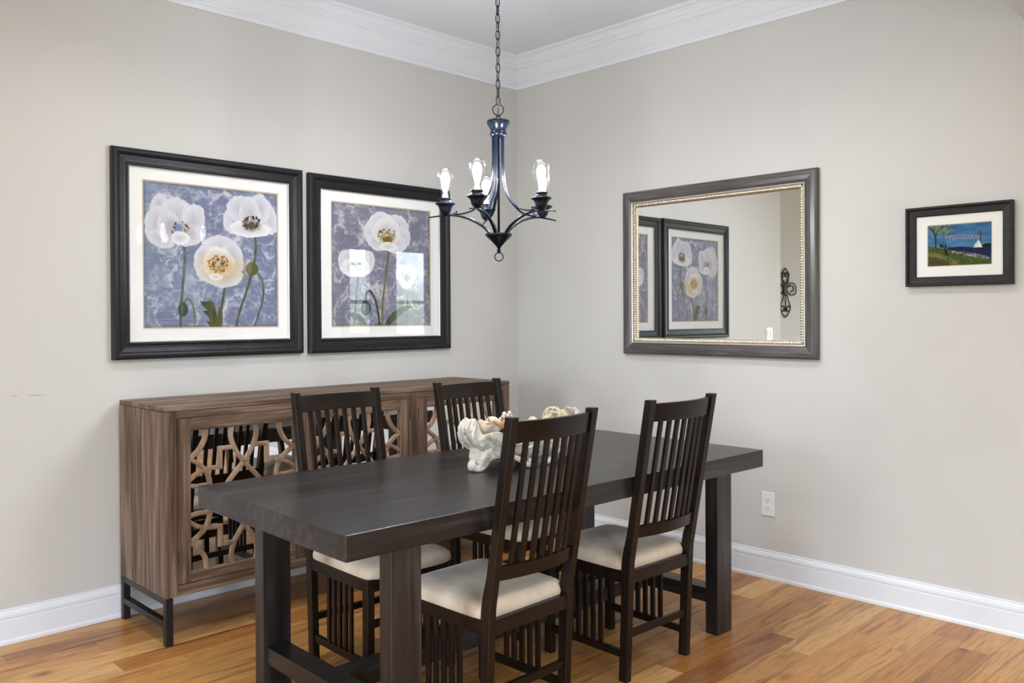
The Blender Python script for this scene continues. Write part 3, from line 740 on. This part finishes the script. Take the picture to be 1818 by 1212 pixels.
SPROF = [(0,0),(0,.027),(.003,.030),(.009,.030),(.012,.027),(.013,.018),(.038,.014),(.042,.012),(.042,0)]
picture('framed_landscape_picture', (0,2.4905*-1,1.4655), 'R', .432, .3505, 'small black framed landscape print with bridge and white sailboat, right of the mirror', SPROF, M_sframe, .042, art_bridge(), (.090,.345,.089,.266), .0085, .006)
# faint pencil marks under the small print belong to its mat
# ------------------------------------------------------------------ wall mirror
mr = empty('wall_mirror', (0,-.8944,1.1238), 0, 'wide wall mirror in a brushed grey frame with a gold beaded inner edge', 'mirror')
toR = lambda a,u,o: (-o,-a,u)
Wm, Hm = 1.1818, .9325
wall_frame('frame', [(0,0),(0,.024),(.003,.030),(.010,.034),(.030,.035),(.048,.032),(.058,.028),(.063,.026),(.063,0)], 0,Wm,0,Hm, toR, [M_mframe,M_mframeV], mr, (0,1,0,1), bevel=.001)
wall_frame('fillet', [(.063,.004),(.063,.029),(.066,.0305),(.070,.029),(.072,.022),(.072,.004)], 0,Wm,0,Hm, toR, [M_silver], mr)
mb = MB(); ga,gr = .080,.0115
def bead_run(p,q,n):
    p,q = Vector(p),Vector(q); pts = []; rad = []
    for k in range(n*4+1): pts.append(toR(*p.lerp(q,k/(n*4)))); rad.append(gr*(.5+.5*abs(math.sin(PI*k/4))))
    mb.tube(pts, rad, 8)
bead_run((ga,ga,.018),(Wm-ga,ga,.018),80); bead_run((ga,Hm-ga,.018),(Wm-ga,Hm-ga,.018),80)
bead_run((ga,ga,.018),(ga,Hm-ga,.018),58); bead_run((Wm-ga,ga,.018),(Wm-ga,Hm-ga,.018),58)
mb.build('beaded_edge', M_gold, mr, smooth=True)
wall_frame('gold_slope', [(.072,.006),(.072,.012),(.088,.012),(.093,.008),(.093,.006)], 0,Wm,0,Hm, toR, [M_gold], mr)
P = [toR(a,u,o) for o in (.003,.0075) for a,u in ((.07,.07),(Wm-.07,.07),(Wm-.07,Hm-.07),(.07,Hm-.07))]
MB().loft([P[:4],P[4:]]).build('mirror_panel', M_mirror, mr)

# ------------------------------------------------------------------ outlet, switch
ot = empty('wall_outlet', (0,-1.7985,.380), 0, 'white duplex electrical outlet low on the right wall', 'outlet')
MB().box(-.0055,0,-.037,.037,-.0615,.0615).build('cover_plate', M_plastic, ot, bevel=.003)
for s in (-1,1):
    mb = MB(); zc = s*.0195
    pts = [(.0165*math.cos(a)*1.0, .0145*math.copysign(min(abs(math.sin(a)),.82),math.sin(a))) for a in [2*PI*k/28 for k in range(28)]]
    mb.loft([[(x,p[0],zc+p[1]) for p in pts] for x in (-.005,-.0075)])
    r = mb.build('receptacle', M_plastic, ot)
    MB().box(-.0080,-.0070,-.0078,-.0054,zc-.001,zc+.0075).box(-.0080,-.0070,.0054,.0078,zc-.001,zc+.0065).box(-.0080,-.0070,-.0022,.0022,zc-.0095,zc-.005).build('slots', M_slot, r)
sw = empty('light_switch', (-3.323,0,1.17), 0, 'white double rocker switch plate seen in the wall mirror near its lower right corner', 'switch')
MB().box(-.058,.058,-.005,0,-.06,.06).build('cover_plate', M_plastic, sw, bevel=.002)
for s in (-1,1): MB().box(s*.024-.016,s*.024+.016,-.009,-.004,-.033,.033).build('rocker', M_trim, sw, bevel=.001)
# wrought iron cross on the hall wall (seen in the mirror)
cr = empty('iron_wall_cross', (-5.51,1.0,1.645), 0, 'black wrought iron scroll cross on the hall wall, seen in the mirror', 'wall decoration')
mb = MB(); cy = -.018
def scroll(pts, r=.0075): mb.tube([(a*1.02,cy,b*.86) for a,b in [(p.x,p.y) for p in smooth_curve([(x,z,0) for x,z in pts],6)]], r, 6)
for s in (-1,1):
    scroll([(0,.08),(s*.05,.13),(s*.07,.20),(s*.03,.24),(s*.01,.20),(s*.04,.18)])
    scroll([(0,.30),(s*.05,.26),(s*.09,.22)]); scroll([(s*.09,.22),(s*.06,.10),(s*.02,.05)])
    scroll([(s*.02,-.03),(s*.07,-.14),(s*.12,-.24),(s*.08,-.30),(s*.03,-.27),(s*.06,-.22),(s*.10,-.24)])
    scroll([(0,-.38),(s*.06,-.34),(s*.10,-.29)]); scroll([(s*.05,.03),(s*.14,.10),(s*.24,.07),(s*.25,-.04),(s*.14,-.07),(s*.05,-.02)])
    scroll([(s*.10,.05),(s*.17,.06),(s*.19,0),(s*.13,-.02)])
    scroll([(0,-.04),(0,-.2),(s*.02,-.3)])
mb.sphere((0,cy,.0),.05,12,8,(1,.3,1.5)); mb.build('scrollwork', M_metal, cr)
MB().lathe([(.006,0),(.006,.02)],8,(0,0,0)).build('wall_hook', M_metal, cr).rotation_euler = (PI/2,0,0)

# ------------------------------------------------------------------ chandelier
CX, CY = -1.640, -1.535
ch = empty('chandelier', (CX,CY,0), 0, 'dark bronze five-arm chandelier with lit clear Edison bulbs hanging over the table', 'chandelier')
def cth(z): return z
MB().lathe([(.001,1.669-.062),(.006,1.611),(.009,1.618),(.030,1.640),(.047,1.656),(.053,1.662),(.054,1.667),(.050,1.671),(.02,1.672),(.001,1.672)],40).build('bottom_cone', M_bronze, ch, smooth=True)
mb = MB().sphere((0,0,1.603),.0085,12,8); mb.tube([(.0165*math.cos(a)*.75,.0165*math.cos(a)*-.66,1.578+.0165*math.sin(a)) for a in [2*PI*k/28 for k in range(28)]],.0022,8,True)
mb.build('bottom_ring', M_bronze, ch, smooth=True)
MB().lathe([(.005,1.665),(.005,2.12)],12).build('center_rod', M_bronze, ch, smooth=True)
MB().lathe([(.001,2.052),(.028,2.053),(.033,2.060),(.034,2.068),(.030,2.073),(.031,2.080),(.036,2.090),(.044,2.103),(.046,2.112),(.044,2.117),(.030,2.122),(.010,2.126),(.007,2.140),(.001,2.141)],40).build('hub_cap', M_bronze, ch, smooth=True)
mb = MB().tube([(.0215*math.cos(a)*.72,.0215*math.cos(a)*-.69,2.160+.0215*math.sin(a)) for a in [2*PI*k/32 for k in range(32)]],.0022,8,True)
mb.build('hanging_ring', M_bronze, ch, smooth=True)
mb = MB(); z = 2.176; k = 0
while z < H-.03:
    a = .5 if k%2==0 else .5+PI/2
    hw_,hh = .0085,.0195; pts = []
    for q in range(20):
        t = 2*PI*q/20; ca,sa = math.cos(t),math.sin(t); x = hw_*math.copysign(abs(ca)**.8,ca)
        pts.append((x*math.cos(a-.785),x*math.sin(a-.785),z+hh+hh*sa))
    mb.tube(pts,.0019,6,True); z += .0325; k += 1
mb.build('chain', M_bronze, ch, smooth=True)
MB().tube([(.003*math.sin(q*1.3),.003*math.cos(q*.9),2.14+(H-.04-2.14)*q/40) for q in range(41)],.0017,6).build('power_cord', M_slot, ch, smooth=True)
MB().lathe([(.001,H-.05),(.012,H-.045),(.02,H-.03),(.055,H-.02),(.062,H-.008),(.062,H-.0005),(.001,H-.0005)],32).build('ceiling_canopy', M_bronze, ch, smooth=True)
for k in range(5):
    az = math.radians(226.2-22+72*k); d = Vector((math.cos(az),math.sin(az),0)); e = Vector((-d.y,d.x,0))
    def rz(r,z): return (d.x*r, d.y*r, z)
    arm = smooth_curve([rz(.030,1.664),rz(.050,1.688),rz(.075,1.708),rz(.110,1.727),rz(.150,1.740),rz(.190,1.7455),rz(.230,1.7435),rz(.280,1.737)],5)
    n = len(arm); MB().tube(arm,[.0078-.0046*(i/(n-1))**1.5 for i in range(n)],10,flat=.8).build('arm', M_bronze, ch, smooth=True)
    st = smooth_curve([rz(.021,2.058),rz(.021,1.99),rz(.022,1.93),rz(.027,1.87),rz(.042,1.825),rz(.066,1.795),rz(.100,1.766),rz(.135,1.753),rz(.165,1.750),rz(.182,1.754)],5)
    # strap: flat bar, broad at the top, section rings
    rings = []; n = len(st)
    for i,p in enumerate(st):
        t = (st[min(i+1,n-1)]-st[max(i-1,0)]).normalized(); nn = t.cross(e).normalized()
        q = i/(n-1); w = .0085*(1-q)+.0045*q; th = .0055*(1-q)+.003*q
        rings.append([tuple(p+e*w*math.cos(a)+nn*th*math.sin(a)) for a in [2*PI*j/12 for j in range(12)]])
    sobj = MB().loft(rings).build('upper_strap', M_bronze, ch, smooth=True)
    MB().sphere(rz(.168,1.759),.0045,10,8).build('rivet', M_bronze, sobj, smooth=True)
    c = rz(.2125,0)
    cup = MB().lathe([(.001,1.744),(.010,1.745),(.013,1.750),(.020,1.757),(.024,1.767),(.026,1.776),(.031,1.783),(.039,1.788),(.0405,1.791),(.038,1.794),(.025,1.795),(.0245,1.799),(.021,1.801),(.021,1.806),(.0245,1.808),(.0245,1.8125),(.022,1.814),(.001,1.814)],36,c).build('bulb_cup', M_bronze, ch, smooth=True)
    bp = [(.001,1.8145),(.0135,1.8145),(.0142,1.826),(.0185,1.845),(.0245,1.866),(.0295,1.884),(.0318,1.898),(.0308,1.911),(.0265,1.922),(.018,1.931),(.008,1.9355),(.001,1.9365)]
    prof = [(p.x,p.y) for p in smooth_curve([(a,b,0) for a,b in bp],3)]
    bulb = MB().lathe([(max(r,.0005),z) for r,z in prof],32,c).build('bulb', M_bulb, ch, smooth=True)
    mb = MB().lathe([(.001,1.8155),(.011,1.8155),(.009,1.826),(.004,1.840),(.001,1.842)],16,c)
    fp = smooth_curve([(.008,1.838,0),(.0125,1.855,0),(.0165,1.875,0),(.0185,1.892,0),(.0150,1.906,0),(.0075,1.915,0),(.0006,1.917,0)],3)
    mb.lathe([(max(p.x,.0005),p.y) for p in fp],20,c)
    mb.build('filament', M_emit, bulb, smooth=True)
    l = bpy.data.lights.new('bulb_light','POINT'); l.energy = 10.0; l.shadow_soft_size = .005; l.color = (.90,.94,1.0)
    o = bpy.data.objects.new('bulb_light', l); COL.objects.link(o); o.parent = ch; o.location = (c[0],c[1],1.9255)

# ------------------------------------------------------------------ ornate bowl and its shells
def bowl_mat():
    m = mat('antiqued_white', (.72,.70,.66), .45); t = NT(m); c = t.n('TexCoord')
    n = t.n('TexNoise', i_Scale=28.0, i_Detail=6.0, i_Roughness=.7, i_Distortion=1.5); t.l(c.outputs['Object'], n.inputs['Vector'])
    t.l(t.ramp(n.outputs[0], [(.34,(.24,.18,.13)),(.42,(.58,.53,.46)),(.50,(.74,.71,.65))]), t.b.inputs['Base Color'])
    t.bump(n.outputs[0], .3, .004); return m
M_bowl = bowl_mat()
BX, BY, BZ = -1.580, -1.605, .76
bw = empty('ornate_bowl', (BX,BY,BZ), -.03, 'antiqued white oblong bowl with scrolled leaf relief, filled with shells on the table', 'bowl')
NS = 144
def rim_h(th):
    c = abs(math.cos(th)); e = c**2.2; q = min(1,max(0,(c-.42)/.2)); q = q*q*(3-2*q); p = min(1,max(0,(c-.90)/.09)); p = p*p*(3-2*p)
    return .098+.046*q+.054*p + .007*math.sin(th*10)*(1-e) + .006*abs(math.sin(th*7))
def bowl_pt(t, th, off=0):
    """t 0 bottom .. 1 rim"""
    c,s = math.cos(th), math.sin(th); e = abs(c)**2.2; Hh = rim_h(th)
    zb_ = .022+.030*e; z = zb_+(Hh-zb_)*t
    A = .150+.150*(math.sin(min(t,1)*PI*.5))**.75 + .022*math.sin(PI*t)*e - .018*max(0,t-.8)/.2
    B = .052+.052*(math.sin(t*PI*.5))**.8
    if t>.8: B += .006*(t-.8)/.2
    rel = .0035*math.sin(th*22+6*t+2.2*math.sin(th*5))*math.sin(PI*min(1,t*1.15)) + .0035*math.sin(12*t+th*9)*math.sin(PI*t)
    rel += .004*max(0,math.cos(th*2))*math.sin(26*t)*.5
    k = 1+ (rel-off)/.1
    sx = math.copysign(abs(c)**.85,c); sy = math.copysign(abs(s)**.85,s)
    return (sx*(A+rel-off), sy*(B+rel-off), z)
rings = []
rings.append([(.02*math.cos(2*PI*k/NS),.01*math.sin(2*PI*k/NS),.024) for k in range(NS)])
for i in range(25): rings.append([bowl_pt(i/24,2*PI*k/NS) for k in range(NS)])
for i in range(24,3,-1): rings.append([bowl_pt(i/24,2*PI*k/NS,.009+.003*(24-i)/24) for k in range(NS)])
rings.append([(.10*math.cos(2*PI*k/NS),.035*math.sin(2*PI*k/NS),.050) for k in range(NS)])
MB().loft(rings).build('body', M_bowl, bw, smooth=True)
for s in (-1,1):
    mb = MB()
    pts = smooth_curve([(s*.135,0,.085),(s*.175,0,.082),(s*.208,0,.070),(s*.226,0,.052),(s*.232,0,.034),(s*.243,0,.017),(s*.259,0,.018),(s*.262,0,.032),(s*.250,0,.036)],5); n = len(pts)
    R = [(.062*(1-i/(n-1))**1.3+.0145) for i in range(n)]
    rr = []
    for i,p in enumerate(pts):
        t = (pts[min(i+1,n-1)]-pts[max(i-1,0)]).normalized(); u = Vector((0,1,0)); w = t.cross(u).normalized()
        rr.append([tuple(p+u*R[i]*1.15*math.cos(a)*(1+.08*math.cos(5*a))+w*R[i]*.75*math.sin(a)*(1+.08*math.cos(5*a))) for a in [2*PI*j/30 for j in range(30)]])
    mb.loft(rr); mb.v = [(x,y,max(z,.0006)) for x,y,z in mb.v]
    mb.build('foot', M_bowl, bw, smooth=True)
for s in (-1,1):                                     # scroll at the foot of each long side and rim curls
    mb = MB(); y = s*.062
    for sx in (-1,1):
        pts = smooth_curve([(sx*.13,y*1.15,.055),(sx*.095,y*1.32,.036),(sx*.065,y*1.38,.016),(sx*.045,y*1.35,.012),(sx*.040,y*1.30,.024),(sx*.052,y*1.30,.028)],4)
        mb.tube([(p.x,p.y,max(p.z,.0116)) for p in pts],[.011]*len(pts),10)
    pts = [(.105*math.cos(a)*.9, s*(.098+.004*math.sin(4*a)), .058+.030*math.sin(a)) for a in [PI*1.08+(-PI*1.16)*k/20 for k in range(21)]]
    mb.tube(pts,[.006]*21,8); mb.build('scroll_relief', M_bowl, bw, smooth=True)
# cartouche leaf on each end
for s in (-1,1):
    mb = MB()
    for k in range(5):
        a = (k-2)*.42; pts = []
        for q in range(9):
            t = q/8; th = (0 if s>0 else PI)+a*(1-.35*t)*.55; p = bowl_pt(.22+.74*t, th, -.002); pts.append(p)
        mb.tube(pts,[.010*math.sin(PI*(.12+.8*q/8)) for q in range(9)],8)
    mb.build('leaf_relief', M_bowl, bw, smooth=True)
def on_bowl(x,y,z): return (x,y,z)
shm = lambda n,a,b,sc=30: frame_mat(n,a,b,.5,0,sc)
M_sh1 = shm('shell_cream',(.62,.48,.33),(.80,.70,.56),22); M_sh2 = shm('shell_white',(.70,.66,.60),(.85,.83,.78),30)
M_sh3 = shm('shell_orange',(.62,.34,.12),(.80,.58,.32),35); M_sh4 = shm('shell_brown',(.30,.13,.05),(.55,.33,.17),60)
M_rust = shm('terracotta',(.20,.045,.012),(.30,.075,.020),40); M_wick = shm('wicker',(.66,.55,.36),(.80,.71,.52),60)
M_fan = shm('scallop',(.70,.57,.44),(.82,.72,.60),20)
def spiral_shell(name, loc, r, m, label, rot, sc=(1,.8,.9), hole=True):
    e = empty(name, loc, 0, label, 'seashell'); e.rotation_euler = rot
    rings = []; N = 90
    for i in range(N):
        t = i/(N-1)*2.6*2*PI; g = math.exp(-.20*t/1.0*.75); rr = r*.70*g; cx = r*.30*g
        c = Vector((cx*math.cos(t),cx*math.sin(t), r*.75*(1-g)*.7)); d = Vector((math.cos(t),math.sin(t),0))
        rings.append([tuple(c+d*rr*math.cos(a)+Vector((0,0,1))*rr*.95*math.sin(a)) for a in [2*PI*j/20 for j in range(20)]])
    MB().loft(rings).build('whorl', m, e, smooth=True)
    if hole: MB().sphere((0,0,.0),r*.16,10,6,(1,1,.5)).build('umbilicus', M_sh4, e, smooth=True)
    return e
T = Vector((BX,BY,0))
spiral_shell('moon_shell', (-1.808,-1.628,.938), .046, M_sh1, 'round cream moon shell with a small dark hole, at the left end of the bowl', (math.radians(-110),0,.6))
e = empty('whelk_shell', (-1.728,-1.590,.918), .35, 'white whelk shell with an orange lip, next to the cream moon shell', 'seashell')
rings = []
for i in range(40):
    t = i/39; r = .036*math.sin(PI*min(1,t*.92+.06))**.8*(1-.25*t)+.001; c = (-.042+.085*t, .004*math.sin(t*14), .006*math.sin(t*4))
    rings.append([(c[0],c[1]+r*math.cos(a)*(1+.07*math.sin(t*34)),c[2]+r*math.sin(a)*(1+.07*math.sin(t*34))) for a in [2*PI*j/24 for j in range(24)]])
MB().loft(rings).build('body', M_sh2, e, smooth=True)
MB().tube(smooth_curve([(-.038,-.020,.028),(-.024,-.034,.018),(0,-.040,.006),(.028,-.030,-.004)],6),[.004+.008*math.sin(PI*k/18) for k in range(19)],10).build('lip', M_sh3, e, smooth=True)
MB().loft([[(-.034+.006*math.cos(a),.006*math.sin(a),.020) for a in [2*PI*j/10 for j in range(10)]],[(-.040+.001*math.cos(a),.001*math.sin(a),.046) for a in [2*PI*j/10 for j in range(10)]]]).build('spire', M_sh3, e, smooth=True)
e = empty('murex_shell', (-1.662,-1.598,.930), 0, 'knobbly brown and white spiny shell beside the top of the near chair post', 'seashell')
MB().sphere((0,0,0),.026,16,12,(1.1,1,1)).build('body', M_sh4, e, smooth=True)
mb = MB()
for k in range(34):
    a = rng.uniform(0,2*PI); b = rng.uniform(-.3,1.4); p = Vector((math.cos(a)*math.cos(b),math.sin(a)*math.cos(b),math.sin(b)))*.027
    mb.sphere(tuple(p*1.12),.0055,8,6)
for a,b in ((-.016,.034),(.012,.035)): mb.sphere((a,-.002,b),.0085,10,8)
mb.build('spines', M_sh2, e, smooth=True)
MBE = MB().sphere((0,0,0),.027,20,14,(1.2,1,.85)).build('smooth_shell', M_sh2, None, smooth=True, label='smooth white egg-shaped cowrie shell above the terracotta dish', cat='seashell'); MBE.location = (-1.675,-1.635,.893)
e = empty('terracotta_dish', (-1.665,-1.655,.852), -.1, 'small rust red dish tucked against the low rim of the bowl', 'dish')
MB().lathe([(.026,.0),(.034,.014),(.040,.036),(.042,.044),(.038,.044),(.034,.030),(.020,.010),(.001,.008),(.001,0)],32).build('dish_body', M_rust, e, smooth=True)
# further end
spiral_shell('moon_shell', (-1.520,-1.60,.920), .038, M_fan, 'pale pink-cream round shell in the middle of the bowl, left of the wicker ball', (math.radians(-70),0,2.0), hole=False)
mb = MB()
for k in range(5):
    pts = [(.022*math.cos(a)*(1-.1*k)+.006*k, .012*math.sin(a)-.004*k, .004*k+.004*math.sin(2*a)) for a in [2*PI*j/20 for j in range(20)]]
    mb.tube(pts,.0028,6,True)
o = mb.build('twig_ring', M_wick, None, smooth=True, label='loop of tan twig between the pale round shell and the wicker ball', cat='dried twig'); o.location = (-1.462,-1.60,.920)
mb = MB()
for k in range(15):
    ax = Vector(rng.normal(size=3)).normalized(); u = ax.orthogonal().normalized(); v = ax.cross(u); R = .044
    mb.tube([tuple((u*math.cos(a)+v*math.sin(a))*R*(1+.02*math.sin(3*a+k))) for a in [2*PI*j/40 for j in range(40)]],.0022,6,True)
o = mb.build('wicker_ball', M_wick, None, smooth=True, label='open woven wicker ball sitting on the shells in the bowl', cat='wicker ball'); o.location = (-1.398,-1.60,.925)
mb = MB(); rings = []
for i in range(16):
    r = .050*i/15
    rings.append([(r*math.sin(a)*1.0, -.022*math.cos(a*1.2)*(1-(i/15)**2)-.0012*math.sin(a*40)*i/15, r*math.cos(a)*1.0) for a in [-1.15+2.3*j/60 for j in range(61)]])
rings2 = [[(x,y+.003,z) for x,y,z in r] for r in rings]
n = 61; mb.loft(rings,closed=False,caps=False); mb.loft(rings2,closed=False,caps=False)
L = len(rings); off = n*L
for j in range(n-1): a = (L-1)*n+j; mb.f.append((a,a+1,a+1+off,a+off)); mb.m.append(0)
for i in range(L-1):
    for j in (0,n-1): a = i*n+j; mb.f.append((a,a+n,a+n+off,a+off)); mb.m.append(0)
o = mb.build('scallop_shell', M_fan, None, smooth=True, label='pale fan-shaped scallop shell standing at the far end of the bowl', cat='seashell'); o.location = (-1.330,-1.600,.905); o.rotation_euler = (-.25,.35,.3)
